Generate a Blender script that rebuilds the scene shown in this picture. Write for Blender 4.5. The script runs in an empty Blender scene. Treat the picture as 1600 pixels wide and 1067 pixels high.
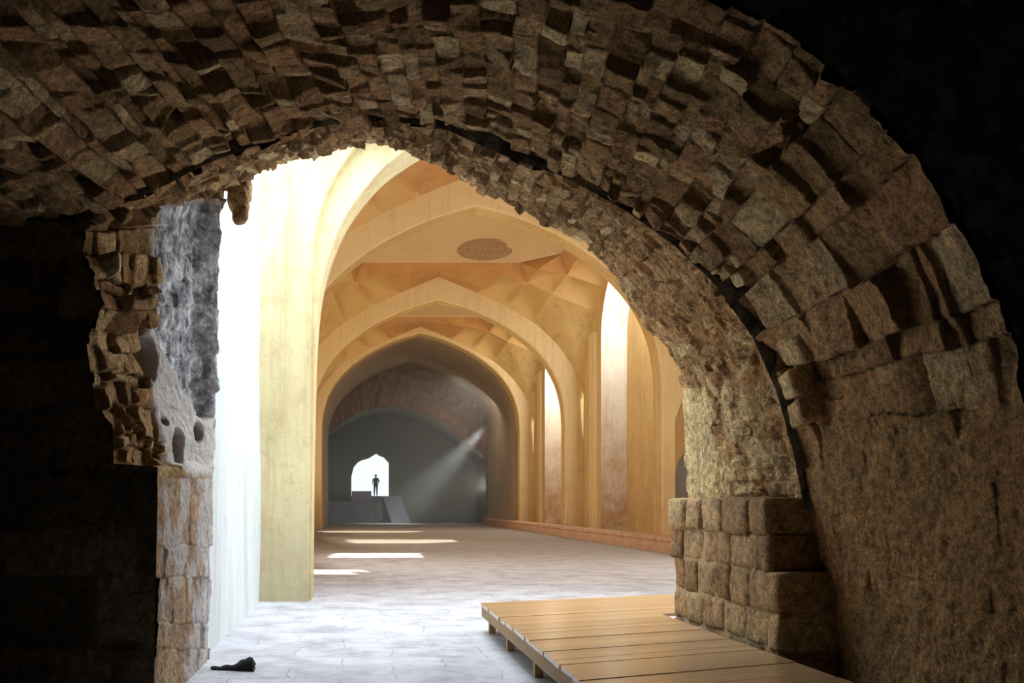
import bpy, math, random
import numpy as np
from mathutils import Vector, Matrix

scene = bpy.context.scene
COL = scene.collection
# ------------------------------------------------------------------ camera
F_PX, VX, VY, EYE = 1500.0, 555.0, 788.0, 1.5
cd = bpy.data.cameras.new('camera')
cam = bpy.data.objects.new('camera', cd)
COL.objects.link(cam)
cam.location = (0, 0, EYE)
cam.rotation_euler = (math.pi / 2, 0, 0)
cd.sensor_width = 36.0
cd.lens = 36.0 * F_PX / 1600.0
cd.shift_x = (800 - VX) / 1600.0
cd.shift_y = (VY - 533.5) / 1600.0
cd.clip_end = 500
cd.clip_start = 0.05
scene.camera = cam
# ------------------------------------------------------------------ exposure
vs = scene.view_settings
vs.view_transform = 'Standard'
vs.look = 'None'
vs.exposure = 0.0
vs.gamma = 1.0
vs.use_curve_mapping = False
# ------------------------------------------------------------------ world (pale daylight sky)
w = bpy.data.worlds.new('sky')
scene.world = w
w.use_nodes = True
wb = w.node_tree.nodes['Background']
wb.inputs[0].default_value = (0.80, 0.90, 1.0, 1)
wb.inputs[1].default_value = 1.9
# ------------------------------------------------------------------ sun
SUN_DIR = Vector((-4.75, 2.6, -11.8)).normalized()      # travels left, away from us and down
sl = bpy.data.lights.new('sun', 'SUN')
sl.energy = 9.0
sl.angle = 0.01
sl.color = (1.0, 0.95, 0.84)
so = bpy.data.objects.new('sun', sl)
COL.objects.link(so)
so.location = (10, -5, 40)
so.rotation_euler = SUN_DIR.to_track_quat('-Z', 'Y').to_euler()


def area(name, loc, direction, sx, sy, power, color):
    l = bpy.data.lights.new(name, 'AREA')
    l.shape = 'RECTANGLE'
    l.size, l.size_y = sx, sy
    l.energy = power
    l.color = color
    o = bpy.data.objects.new(name, l)
    COL.objects.link(o)
    o.location = loc
    o.rotation_euler = Vector(direction).to_track_quat('-Z', 'Y').to_euler()
    return o


SKYC = (0.80, 0.90, 1.0)
WARM = (1.0, 0.90, 0.68)
# daylight through the open roof and the open right side of the first bay
area('daylight_roof', (1.6, 12.6, 8.2), (-0.02, -0.50, -1), 5.0, 3.6, 760, SKYC)
area('daylight_side', (6.3, 12.2, 3.2), (-1, -0.22, 0.0), 4.0, 5.0, 275, (0.90, 0.95, 1.0))
# added area lamps inside the closed left wall, out of view, one per bay
area('hall_fill', (-2.3, 24.0, 4.5), (1, 0.25, 0.25), 8.0, 6.0, 620, (1.0, 0.96, 0.88))
area('hall_fill', (-2.6, 39.5, 4.5), (1, 0.15, 0.30), 8.0, 6.0, 800, WARM)
area('hall_fill', (-2.6, 53.0, 4.5), (1, 0.15, 0.30), 8.0, 6.0, 560, WARM)
# another added lamp, inside the closed right wall of the second bay
area('hall_fill', (12.3, 22.0, 5.0), (-1, 0.30, 0.15), 8.0, 6.0, 700, (1.0, 0.96, 0.88))
# lamps added unseen in the recess tops to whiten the reveals
area('recess_fill', (11.5, 38.6, 11.0), (0.0, 0.6, -1), 0.8, 3.0, 420, (0.85, 0.94, 1.0))
area('recess_fill', (11.5, 52.2, 10.6), (0.0, 0.6, -1), 0.8, 3.0, 650, (0.95, 0.97, 1.0))


# ================================================================== helpers
def P(px, py, D):
    return ((px - VX) / F_PX * D, D, EYE + (VY - py) / F_PX * D)


def mark(o, label=None, cat=None, group=None, kind=None):
    if label: o['label'] = label
    if cat: o['category'] = cat
    if group: o['group'] = group
    if kind: o['kind'] = kind
    return o


def empty(name, loc, label, cat, group=None):
    o = bpy.data.objects.new(name, None)
    COL.objects.link(o)
    o.location = loc
    return mark(o, label, cat, group)


def link(name, me, mat, parent=None, smooth=False):
    o = bpy.data.objects.new(name, me)
    COL.objects.link(o)
    if mat: me.materials.append(mat)
    if parent:
        o.parent = parent
        o.matrix_parent_inverse = Matrix.Translation(-Vector(parent.location))
    if smooth:
        me.shade_smooth()
    return o


def np_mesh(name, V, Q, attr=None):
    """V (n,3), Q (m,4) quads"""
    me = bpy.data.meshes.new(name)
    V = np.asarray(V, np.float32); Q = np.asarray(Q, np.int32)
    me.vertices.add(len(V)); me.vertices.foreach_set('co', V.ravel())
    me.loops.add(Q.size); me.loops.foreach_set('vertex_index', Q.ravel())
    me.polygons.add(len(Q))
    me.polygons.foreach_set('loop_start', np.arange(0, Q.size, 4, dtype=np.int32))
    me.polygons.foreach_set('loop_total', np.full(len(Q), 4, np.int32))
    me.update(calc_edges=True)
    if attr is not None:
        a = me.color_attributes.new('stone', 'FLOAT_COLOR', 'POINT')
        a.data.foreach_set('color', np.asarray(attr, np.float32).ravel())
    return me


class MB:
    def __init__(self):
        self.v = []; self.f = []

    def add(self, vs_, fs):
        n = len(self.v)
        self.v += [tuple(p) for p in vs_]
        self.f += [tuple(i + n for i in f) for f in fs]

    def box(self, x0, x1, y0, y1, z0, z1):
        self.add([(x0, y0, z0), (x1, y0, z0), (x1, y1, z0), (x0, y1, z0),
                  (x0, y0, z1), (x1, y0, z1), (x1, y1, z1), (x0, y1, z1)],
                 [(0, 3, 2, 1), (4, 5, 6, 7), (0, 1, 5, 4), (1, 2, 6, 5), (2, 3, 7, 6), (3, 0, 4, 7)])

    def prism(self, base, z0, z1):
        n = len(base)
        self.add([(x, y, z0) for x, y in base] + [(x, y, z1) for x, y in base],
                 [tuple(range(n))[::-1], tuple(range(n, 2 * n))] + [(i, (i + 1) % n, n + (i + 1) % n, n + i) for i in range(n)])

    def grid(self, rows):
        """rows: list of lists of points"""
        m = len(rows[0]); n = len(rows)
        vs_ = [p for r in rows for p in r]
        fs = [(i * m + j, i * m + j + 1, (i + 1) * m + j + 1, (i + 1) * m + j) for i in range(n - 1) for j in range(m - 1)]
        self.add(vs_, fs)

    def mesh(self, name):
        me = bpy.data.meshes.new(name)
        me.from_pydata(self.v, [], self.f)
        me.update()
        return me

    def build(self, name, mat, parent=None, smooth=False):
        return link(name, self.mesh(name), mat, parent, smooth)


def smooth_angle(o, deg=35):
    me = o.data
    me.shade_smooth()
    try:
        me.set_sharp_from_angle(angle=math.radians(deg))
    except Exception:
        pass
    return o


# ---------- numpy noise
def hash2(ix, iy, seed):
    h = (ix.astype(np.int64) * 374761393 + iy.astype(np.int64) * 668265263 + seed * 982451653) & 0x7fffffff
    h = ((h ^ (h >> 13)) * 1274126177) & 0x7fffffff
    h = (h ^ (h >> 16)) & 0x7fffffff
    return h / float(0x7fffffff)


def vnoise(x, y, seed=0):
    ix = np.floor(x); iy = np.floor(y)
    fx = x - ix; fy = y - iy
    fx = fx * fx * (3 - 2 * fx); fy = fy * fy * (3 - 2 * fy)
    a = hash2(ix, iy, seed); b = hash2(ix + 1, iy, seed)
    c = hash2(ix, iy + 1, seed); d = hash2(ix + 1, iy + 1, seed)
    return (a * (1 - fx) + b * fx) * (1 - fy) + (c * (1 - fx) + d * fx) * fy


def fbm(x, y, seed=0, octv=4):
    s = 0; a = 0.5; t = 0
    for k in range(octv):
        s = s + a * (vnoise(x, y, seed + k * 17) - 0.5) * 2
        t += a; a *= 0.55; x = x * 2.03 + 5.1; y = y * 2.03 + 1.7
    return s / t


def sstep(a, b, x):
    t = np.clip((x - a) / (b - a), 0, 1)
    return t * t * (3 - 2 * t)


def masonry(s, y, ch, sl, seed, warp=0.03, relief=0.03, tilt=0.10, groove=0.035, gw=0.02, miss=0.03, hole=0.10):
    """s across courses, y along courses (metres). returns height, random tone, joint factor"""
    rng = np.random.RandomState(seed)
    sw = s + warp * fbm(s * 2.2, y * 2.2, seed + 3, 3)
    yw = y + warp * fbm(s * 2.2 + 40, y * 2.2, seed + 5, 3)
    lo, hi = sw.min() - 0.5, sw.max() + 1.0
    nb = int((hi - lo) / (ch * 0.6)) + 4
    hb = lo + np.concatenate([[0], np.cumsum(ch * rng.uniform(0.5, 1.65, nb))])
    ri = np.clip(np.searchsorted(hb, sw) - 1, 0, nb - 1)
    H = np.zeros_like(sw); T = np.zeros_like(sw); J = np.zeros_like(sw)
    ylo, yhi = yw.min() - 0.5, yw.max() + 0.5
    for r in range(nb):
        m = ri == r
        rs = rng.randint(1 << 30)
        if not m.any(): continue
        rr = np.random.RandomState(rs)
        ns = int((yhi - ylo) / (sl * 0.5)) + 4
        sb = ylo - rr.uniform(0, sl) + np.concatenate([[0], np.cumsum(sl * rr.uniform(0.35, 1.9, ns))])
        q = yw[m]; p = sw[m]
        ci = np.clip(np.searchsorted(sb, q) - 1, 0, ns - 1)
        d1 = np.minimum(q - sb[ci], sb[ci + 1] - q)
        d2 = np.minimum(p - hb[r], hb[r + 1] - p)
        g = gw * rr.uniform(0.5, 2.0, ns)[ci]
        d = np.minimum(d1, d2)
        corner = np.sqrt(np.clip(g * 1.5 - d1, 0, None) ** 2 + np.clip(g * 1.5 - d2, 0, None) ** 2)
        e = np.clip(corner / (g * 1.5), 0, 1.4)
        j = sstep(0.55, 1.0, e)
        ls = (p - (hb[r] + hb[r + 1]) / 2); ly = q - (sb[ci] + sb[ci + 1]) / 2
        off = rr.normal(0, relief, ns)[ci]
        ts = rr.normal(0, tilt, ns)[ci]; ty = rr.normal(0, tilt, ns)[ci]
        ms = (rr.uniform(0, 1, ns) < miss)[ci]
        h = off + ts * ls + ty * ly - groove * j
        h = np.where(ms, -hole + 0.02 * np.sin(q * 40), h)
        H[m] = h; T[m] = rr.uniform(0, 1, ns)[ci]; J[m] = j
    return H, T, J


def catmull(P_, n_per):
    P_ = np.asarray(P_, float)
    E = np.vstack([2 * P_[0] - P_[1], P_, 2 * P_[-1] - P_[-2]])
    out = []; par = []
    for i in range(len(P_) - 1):
        p0, p1, p2, p3 = E[i], E[i + 1], E[i + 2], E[i + 3]
        n = n_per[i]
        t = (np.arange(n) / n)[:, None]
        out.append(0.5 * ((2 * p1) + (-p0 + p2) * t + (2 * p0 - 5 * p1 + 4 * p2 - p3) * t ** 2 + (-p0 + 3 * p1 - 3 * p2 + p3) * t ** 3))
        par.append(i + t[:, 0])
    out.append(P_[-1:]); par.append(np.array([len(P_) - 1.0]))
    return np.vstack(out), np.concatenate(par)


def loft(A, B, res, smooth=True, depth_n=None):
    """matched control polylines -> (rows,cols,3) grid, s, y, row parameter, t"""
    A = np.asarray(A, float); B = np.asarray(B, float)
    segl = (np.linalg.norm(np.diff(A, axis=0), axis=1) + np.linalg.norm(np.diff(B, axis=0), axis=1)) / 2
    segm = np.maximum(np.linalg.norm(np.diff(A, axis=0), axis=1), np.linalg.norm(np.diff(B, axis=0), axis=1))
    npr = np.maximum(2, np.ceil(segm / res).astype(int))
    if smooth:
        a, par = catmull(A, npr); b, _ = catmull(B, npr)
    else:
        par = np.concatenate([i + np.arange(n) / n for i, n in enumerate(npr)] + [[len(A) - 1.0]])
        a = np.stack([np.interp(par, np.arange(len(A)), A[:, k]) for k in range(3)], 1)
        b = np.stack([np.interp(par, np.arange(len(B)), B[:, k]) for k in range(3)], 1)
    wd = np.linalg.norm(a - b, axis=1)
    m = depth_n or int(np.ceil(np.mean(wd) / res)) + 1
    t = np.linspace(0, 1, m)
    G = a[:, None, :] * (1 - t)[None, :, None] + b[:, None, :] * t[None, :, None]
    mid = (a + b) / 2
    s1 = np.concatenate([[0], np.cumsum(np.linalg.norm(np.diff(mid, axis=0), axis=1))])
    S = np.repeat(s1[:, None], m, 1)
    Y = t[None, :] * wd.mean() * np.ones_like(S)
    return G, S, Y, np.repeat(par[:, None], m, 1), np.repeat(t[None, :], len(par), 0)


def grid_normals(G, inward=None):
    du = np.gradient(G, axis=0); dv = np.gradient(G, axis=1)
    N = np.cross(du, dv)
    N /= np.linalg.norm(N, axis=2, keepdims=True) + 1e-9
    if inward is not None:
        d = np.asarray(inward) - G
        sg = np.sign((N * d).sum(2, keepdims=True)); sg[sg == 0] = 1
        N *= sg
    # soften
    for _ in range(6):
        N[1:-1] = (N[:-2] + N[1:-1] * 2 + N[2:]) / 4
        N[:, 1:-1] = (N[:, :-2] + N[:, 1:-1] * 2 + N[:, 2:]) / 4
    N /= np.linalg.norm(N, axis=2, keepdims=True) + 1e-9
    return N


def grid_quads(n, m, flip=False):
    i, j = np.meshgrid(np.arange(n - 1), np.arange(m - 1), indexing='ij')
    a = (i * m + j).ravel()
    q = np.stack([a, a + 1, a + m + 1, a + m], 1)
    return q[:, ::-1] if flip else q


def grid_obj(name, G, attr, mat, parent=None):
    n, m = G.shape[:2]
    me = np_mesh(name, G.reshape(-1, 3), grid_quads(n, m), attr.reshape(-1, 4) if attr is not None else None)
    return link(name, me, mat, parent)


# ================================================================== materials
def new_mat(name):
    m = bpy.data.materials.new(name)
    m.use_nodes = True
    nt = m.node_tree
    return m, nt, nt.nodes['Principled BSDF']


def nd(nt, typ, **kw):
    n = nt.nodes.new(typ)
    for k, v in kw.items():
        if k.startswith('_'):
            setattr(n, k[1:], v)
        else:
            n.inputs[k.replace('__', ' ')].default_value = v
    return n


def coords(nt, scale=(1, 1, 1)):
    tc = nt.nodes.new('ShaderNodeTexCoord')
    mp = nt.nodes.new('ShaderNodeMapping')
    mp.inputs['Scale'].default_value = scale
    nt.links.new(tc.outputs['Object'], mp.inputs['Vector'])
    return mp.outputs[0]


def noise(nt, vec, scale, detail=4, rough=0.6, dist=0.0):
    n = nt.nodes.new('ShaderNodeTexNoise')
    n.inputs['Scale'].default_value = scale
    n.inputs['Detail'].default_value = detail
    n.inputs['Roughness'].default_value = rough
    n.inputs['Distortion'].default_value = dist
    nt.links.new(vec, n.inputs['Vector'])
    return n.outputs['Fac']


def ramp(nt, fac, stops):
    r = nt.nodes.new('ShaderNodeValToRGB')
    el = r.color_ramp.elements
    while len(el) < len(stops): el.new(0.5)
    for e, (p, c) in zip(el, stops):
        e.position = p
        e.color = (*c, 1) if len(c) == 3 else c
    nt.links.new(fac, r.inputs[0])
    return r.outputs[0]


def mixc(nt, fac, a, b, typ='MIX'):
    m = nt.nodes.new('ShaderNodeMix')
    m.data_type = 'RGBA'; m.blend_type = typ
    for sock, v in ((m.inputs[0], fac), (m.inputs[6], a), (m.inputs[7], b)):
        if isinstance(v, (int, float)): sock.default_value = v
        elif isinstance(v, tuple): sock.default_value = (*v, 1)
        else: nt.links.new(v, sock)
    return m.outputs[2]


def bump(nt, bs, h, strength=0.5, dist=0.02):
    b = nt.nodes.new('ShaderNodeBump')
    b.inputs['Strength'].default_value = strength
    b.inputs['Distance'].default_value = dist
    nt.links.new(h, b.inputs['Height'])
    nt.links.new(b.outputs[0], bs.inputs['Normal'])


def rubble_mat(name, stones, mortar, plaster, grey, bscale=34, bstr=1.0, bd=0.022):
    """stone colour from the per-stone tone; R tone, G joint, B plaster, A grey"""
    m, nt, bs = new_mat(name)
    at = nt.nodes.new('ShaderNodeAttribute'); at.attribute_name = 'stone'
    sp = nt.nodes.new('ShaderNodeSeparateColor')
    nt.links.new(at.outputs['Color'], sp.inputs[0])
    v = coords(nt)
    base = ramp(nt, sp.outputs[0], stones)
    n1 = noise(nt, v, 3.0, 5, 0.65)
    base = mixc(nt, 1.0, base, ramp(nt, n1, [(0.3, (0.72, 0.70, 0.68)), (0.7, (1.2, 1.15, 1.05))]), 'MULTIPLY')
    n2 = noise(nt, v, 16.0, 6, 0.75)
    base = mixc(nt, 1.0, base, ramp(nt, n2, [(0.34, (0.42, 0.40, 0.36)), (0.5, (0.95, 0.95, 0.95)), (0.68, (1.6, 1.5, 1.35))]), 'MULTIPLY')
    vo = nt.nodes.new('ShaderNodeTexVoronoi'); vo.inputs['Scale'].default_value = 45
    nt.links.new(v, vo.inputs['Vector'])
    n3 = noise(nt, v, 60.0, 4, 0.7)
    base = mixc(nt, 1.0, base, ramp(nt, n3, [(0.38, (0.6, 0.58, 0.55)), (0.5, (1, 1, 1)), (0.62, (1.35, 1.3, 1.2))]), 'MULTIPLY')
    base = mixc(nt, sp.outputs[1], base, mortar)
    pl = mixc(nt, n2, tuple(c * 0.8 for c in plaster), plaster)
    base = mixc(nt, sp.outputs[2], base, pl)
    gr = ramp(nt, noise(nt, v, 6.0, 8, 0.8), [(0.42, tuple(c * 0.35 for c in grey)), (0.52, grey), (0.62, tuple(min(1, c * 1.9) for c in grey))])
    base = mixc(nt, at.outputs['Alpha'], base, gr)
    nt.links.new(base, bs.inputs['Base Color'])
    bs.inputs['Roughness'].default_value = 0.95
    bs.inputs['Specular IOR Level'].default_value = 0.15
    bump(nt, bs, noise(nt, v, bscale, 8, 0.75), bstr, bd)
    return m


M_VAULT = rubble_mat('rubble_vault', [(0.0, (0.27, 0.17, 0.09)), (0.35, (0.42, 0.28, 0.14)), (0.6, (0.50, 0.30, 0.16)), (0.85, (0.60, 0.46, 0.27)), (1.0, (0.78, 0.63, 0.38))],
                     (0.28, 0.19, 0.10), (0.80, 0.78, 0.78), (0.50, 0.52, 0.57))
M_PIER = rubble_mat('pier_masonry', [(0.0, (0.30, 0.20, 0.12)), (0.5, (0.44, 0.30, 0.18)), (1.0, (0.55, 0.42, 0.26))],
                    (0.55, 0.44, 0.28), (0.7, 0.6, 0.45), (0.3, 0.3, 0.3))
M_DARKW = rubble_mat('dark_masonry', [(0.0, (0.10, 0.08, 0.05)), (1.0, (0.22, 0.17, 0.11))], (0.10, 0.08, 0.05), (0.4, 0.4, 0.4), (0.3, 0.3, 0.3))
M_BROWN = rubble_mat('brown_brick', [(0.0, (0.20, 0.12, 0.09)), (0.5, (0.30, 0.18, 0.13)), (1.0, (0.36, 0.24, 0.18))], (0.24, 0.17, 0.13), (0.4, 0.4, 0.4), (0.3, 0.3, 0.3))


def plaster_mat(name, c0, c1, stain, sc=0.35, streak=True, amount=0.5, low=None, lo=0.50):
    m, nt, bs = new_mat(name)
    v = coords(nt)
    base = mixc(nt, ramp(nt, noise(nt, v, sc, 5, 0.6), [(0.35, (0, 0, 0)), (0.65, (1, 1, 1))]), c0, c1)
    if streak:
        vs2 = coords(nt, (2.2, 2.2, 0.18))
        st = ramp(nt, noise(nt, vs2, 1.6, 6, 0.7), [(lo, (0, 0, 0)), (lo + 0.25, (amount,) * 3)])
        base = mixc(nt, st, base, stain)
    sp = ramp(nt, noise(nt, v, 2.7, 8, 0.8), [(lo + 0.04, (0, 0, 0)), (lo + 0.22, (amount * 0.8,) * 3)])
    base = mixc(nt, sp, base, stain)
    if low:   # browner towards the foot: stain on cream, painted light fall-off in recesses
        tc = nt.nodes.new('ShaderNodeTexCoord'); sx = nt.nodes.new('ShaderNodeSeparateXYZ')
        nt.links.new(tc.outputs['Object'], sx.inputs[0])
        mr = nt.nodes.new('ShaderNodeMapRange')
        mr.inputs[1].default_value = low[0]; mr.inputs[2].default_value = low[1]
        mr.inputs[3].default_value = 1.0; mr.inputs[4].default_value = 0.0
        nt.links.new(sx.outputs[2], mr.inputs[0])
        mu = nt.nodes.new('ShaderNodeMath'); mu.operation = 'MULTIPLY'
        nt.links.new(mr.outputs[0], mu.inputs[0])
        nt.links.new(noise(nt, v, 1.4, 6, 0.75), mu.inputs[1])
        if len(low) > 3:
            m3 = nt.nodes.new('ShaderNodeMath'); m3.operation = 'MULTIPLY'; m3.use_clamp = True
            nt.links.new(mu.outputs[0], m3.inputs[0]); m3.inputs[1].default_value = low[3]; mu = m3
        base = mixc(nt, mu.outputs[0], base, low[2])
    nt.links.new(base, bs.inputs['Base Color'])
    bs.inputs['Roughness'].default_value = 0.9
    bs.inputs['Specular IOR Level'].default_value = 0.2
    bump(nt, bs, noise(nt, v, 6.0, 8, 0.7), 0.35, 0.02)
    return m


M_OCHRE = plaster_mat('ochre_plaster', (0.68, 0.47, 0.20), (0.58, 0.37, 0.14), (0.36, 0.19, 0.08), amount=0.65, low=(0.0, 6.0, (0.34, 0.17, 0.08)))
M_LITRECESS = plaster_mat('light_painted_recess_plaster', (0.80, 0.76, 0.64), (0.74, 0.68, 0.54), (0.46, 0.30, 0.14), amount=0.7, low=(1.0, 9.0, (0.42, 0.22, 0.09), 1.7))  # white wash of light above and its brown fade below, painted in
M_CEIL = plaster_mat('ochre_ceiling_plaster', (0.68, 0.45, 0.18), (0.60, 0.37, 0.14), (0.44, 0.24, 0.09), streak=False, amount=0.5)
M_CAP = plaster_mat('tan_ceiling_plaster', (0.66, 0.47, 0.26), (0.61, 0.42, 0.22), (0.46, 0.29, 0.15), streak=False, amount=0.5)
M_FRIEZE = plaster_mat('reddish_frieze_plaster', (0.58, 0.32, 0.12), (0.50, 0.25, 0.09), (0.34, 0.16, 0.07), sc=1.2, streak=False, amount=0.7)
M_BAND = plaster_mat('pale_arch_plaster', (0.76, 0.57, 0.30), (0.70, 0.51, 0.26), (0.48, 0.30, 0.13), amount=0.45, low=(0.0, 6.0, (0.46, 0.25, 0.10)))
M_CREAM = plaster_mat('cream_plaster', (0.80, 0.70, 0.42), (0.72, 0.60, 0.34), (0.44, 0.33, 0.16), sc=0.8, amount=0.7, lo=0.46, low=(0.0, 2.0, (0.34, 0.29, 0.20)))
M_WHITE = plaster_mat('whitewashed_plaster', (0.68, 0.71, 0.70), (0.62, 0.67, 0.69), (0.34, 0.41, 0.40), sc=0.8, amount=0.6, lo=0.48)
M_GREY = plaster_mat('grey_stone', (0.30, 0.30, 0.26), (0.25, 0.25, 0.22), (0.17, 0.17, 0.15), amount=0.4)
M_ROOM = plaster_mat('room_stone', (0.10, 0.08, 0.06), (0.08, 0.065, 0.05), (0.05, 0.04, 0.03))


def floor_mat():
    m, nt, bs = new_mat('worn_stone_floor')
    v = coords(nt)
    br = nt.nodes.new('ShaderNodeTexBrick')
    br.inputs['Scale'].default_value = 1.0
    br.inputs['Mortar Size'].default_value = 0.008
    br.inputs['Mortar Smooth'].default_value = 0.6
    br.inputs['Brick Width'].default_value = 0.95
    br.inputs['Row Height'].default_value = 0.6
    br.inputs['Color1'].default_value = (0.60, 0.61, 0.67, 1)
    br.inputs['Color2'].default_value = (0.55, 0.56, 0.62, 1)
    br.inputs['Mortar'].default_value = (0.46, 0.46, 0.50, 1)
    dn = nt.nodes.new('ShaderNodeTexNoise'); dn.inputs['Scale'].default_value = 2.5
    nt.links.new(v, dn.inputs['Vector'])
    add = nt.nodes.new('ShaderNodeVectorMath'); add.operation = 'MULTIPLY_ADD'
    nt.links.new(dn.outputs['Color'], add.inputs[0]); add.inputs[1].default_value = (0.25, 0.25, 0); nt.links.new(v, add.inputs[2])
    nt.links.new(add.outputs[0], br.inputs['Vector'])
    c = mixc(nt, 1.0, br.outputs['Color'], ramp(nt, noise(nt, v, 1.7, 8, 0.7), [(0.35, (0.70, 0.69, 0.70)), (0.5, (1, 1, 1)), (0.65, (1.22, 1.22, 1.22))]), 'MULTIPLY')
    # the paving turns browner deeper in the hall
    tc = nt.nodes.new('ShaderNodeTexCoord'); sx = nt.nodes.new('ShaderNodeSeparateXYZ')
    nt.links.new(tc.outputs['Object'], sx.inputs[0])
    mr = nt.nodes.new('ShaderNodeMapRange')
    mr.inputs[1].default_value = 22; mr.inputs[2].default_value = 40
    nt.links.new(sx.outputs[1], mr.inputs[0])
    brown = mixc(nt, noise(nt, v, 0.8, 6, 0.7), (0.21, 0.175, 0.14), (0.33, 0.285, 0.24))
    c = mixc(nt, mr.outputs[0], c, brown)
    nt.links.new(c, bs.inputs['Base Color'])
    bs.inputs['Roughness'].default_value = 0.7
    bs.inputs['Specular IOR Level'].default_value = 0.3
    hh = nt.nodes.new('ShaderNodeMath'); hh.operation = 'MULTIPLY_ADD'
    nt.links.new(br.outputs['Fac'], hh.inputs[0]); hh.inputs[1].default_value = -0.25
    nt.links.new(noise(nt, v, 3.0, 8, 0.7), hh.inputs[2])
    bump(nt, bs, hh.outputs[0], 0.7, 0.04)
    return m


M_FLOOR = floor_mat()


def wood_mat(name, a, b, rough=0.5):
    m, nt, bs = new_mat(name)
    v = coords(nt, (0.8, 14.0, 14.0))
    oi = nt.nodes.new('ShaderNodeObjectInfo')
    base = ramp(nt, noise(nt, v, 2.2, 6, 0.65, 0.6), [(0.3, a), (0.7, b)])
    sh = ramp(nt, oi.outputs['Random'], [(0.0, (0.85, 0.83, 0.8)), (1.0, (1.1, 1.08, 1.05))])
    base = mixc(nt, 1.0, base, sh, 'MULTIPLY')
    nt.links.new(base, bs.inputs['Base Color'])
    bs.inputs['Roughness'].default_value = rough
    bump(nt, bs, noise(nt, v, 5.0, 6, 0.7), 0.25, 0.004)
    return m


M_WOOD = wood_mat('deck_wood', (0.52, 0.32, 0.16), (0.70, 0.48, 0.27), 0.30)
M_WOOD.node_tree.nodes['Principled BSDF'].inputs['Coat Weight'].default_value = 0.7
M_WOOD.node_tree.nodes['Principled BSDF'].inputs['Coat Roughness'].default_value = 0.22
M_WOOD2 = wood_mat('deck_frame_wood', (0.34, 0.21, 0.10), (0.48, 0.32, 0.16), 0.7)


def flat_mat(name, c, rough=0.8, nz=0.25, sc=8):
    m, nt, bs = new_mat(name)
    v = coords(nt)
    f = noise(nt, v, sc, 5, 0.7)
    nt.links.new(mixc(nt, f, tuple(x * (1 - nz) for x in c), tuple(min(1, x * (1 + nz)) for x in c)), bs.inputs['Base Color'])
    bs.inputs['Roughness'].default_value = rough
    bump(nt, bs, f, 0.4, 0.01)
    return m


M_LEDGE = flat_mat('ledge_brick', (0.50, 0.29, 0.18), nz=0.45, sc=3)
M_PURPLE = flat_mat('mauve_stone', (0.34, 0.29, 0.31))
M_STAIR = flat_mat('blue_grey_steps', (0.42, 0.46, 0.56))
M_CLOTH = flat_mat('black_cloth', (0.012, 0.012, 0.014), 0.9)
M_PERSONC = flat_mat('dark_clothing', (0.03, 0.03, 0.035))
M_SKIN = flat_mat('skin', (0.30, 0.17, 0.11), 0.5)
M_HAIR = flat_mat('black_hair', (0.01, 0.01, 0.01))
M_GROUND = flat_mat('pale_ground', (0.75, 0.75, 0.72))

# ================================================================== floor
b = MB()
rng = random.Random(4)
b.box(-7, 16, -3.2, 84, -0.3, 0.0)
mark(b.build('floor', M_FLOOR), kind='structure')

# ================================================================== near vault ring
vault = empty('broken_vault', (0.6, 6.5, 0), 'rough brown rubble stone vault broken open, framing the view into the hall', 'vault')
cx0, cz0, R0 = 0.58, 1.43, 3.27


def circ(deg, D):
    a = math.radians(deg)
    return (cx0 + R0 * math.cos(a), D, cz0 + R0 * math.sin(a))


N_A = [(3.85, 5.4, -0.1), (3.85, 5.4, 0.7), circ(0, 5.4), circ(15, 5.4), circ(30, 5.4), circ(45, 5.4), circ(60, 5.4), circ(75, 5.4), circ(90, 5.4),
       circ(105, 5.4), circ(120, 4.8), circ(130, 4.1), (-1.95, 3.5, 3.60), (-2.6, 3.4, 3.52), (-4.6, 3.4, 3.50)]
N_B = [P(1306, 1110, 7.75), P(1290, 930, 7.75), P(1264, 765, 7.75), P(1232, 630, 7.75), P(1190, 522, 7.75), P(1115, 425, 7.75), P(1003, 335, 7.75),
       P(880, 272, 7.75), P(745, 215, 7.75), P(600, 190, 7.75), P(450, 214, 7.6), P(325, 258, 7.35), P(205, 312, 7.0), P(128, 345, 6.85), P(-320, 350, 6.85)]
G, S, Y, R, T = loft(N_A, N_B, 0.013)
C_IN = (0.6, 6.5, 1.6)
Nn = grid_normals(G, C_IN)
h1, t1, j1 = masonry(S, Y, 0.27, 0.36, 11, warp=0.045, relief=0.026, tilt=0.10, groove=0.020, gw=0.013, miss=0.06, hole=0.13)
h2, t2, j2 = masonry(S, Y, 0.15, 0.19, 23, warp=0.05, relief=0.024, tilt=0.16, groove=0.016, gw=0.010, miss=0.07, hole=0.09)
# large regular blocks low on the right and on the outer band, smaller rubble over the crown
mixr = sstep(4.2, 6.0, R + 1.2 * fbm(S * 0.8, Y * 0.8, 5)) * sstep(-0.1, 0.35, T + 0.25 * fbm(S, Y, 9))
mixr = np.clip(mixr, 0, 1)
use2 = mixr > 0.5
H = np.where(use2, h2, h1); Tn = np.where(use2, t2, t1); J = np.where(use2, j2, j1)
# mud-rendered lower right wall: softer relief
soft = 1 - sstep(1.9, 3.6, R + 0.5 * fbm(S, Y * 1.5, 31))
H = np.where(soft > 0.3, np.clip(H, -0.05, 0.05), H) * (1 - 0.8 * soft) + 0.02 * soft * fbm(S * 2, Y * 2, 63, 5)
J = J * (1 - 0.7 * soft)
Tn = Tn * (1 - soft) + soft * (0.45 + 0.25 * fbm(S * 1.5, Y * 1.5, 77))
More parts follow.
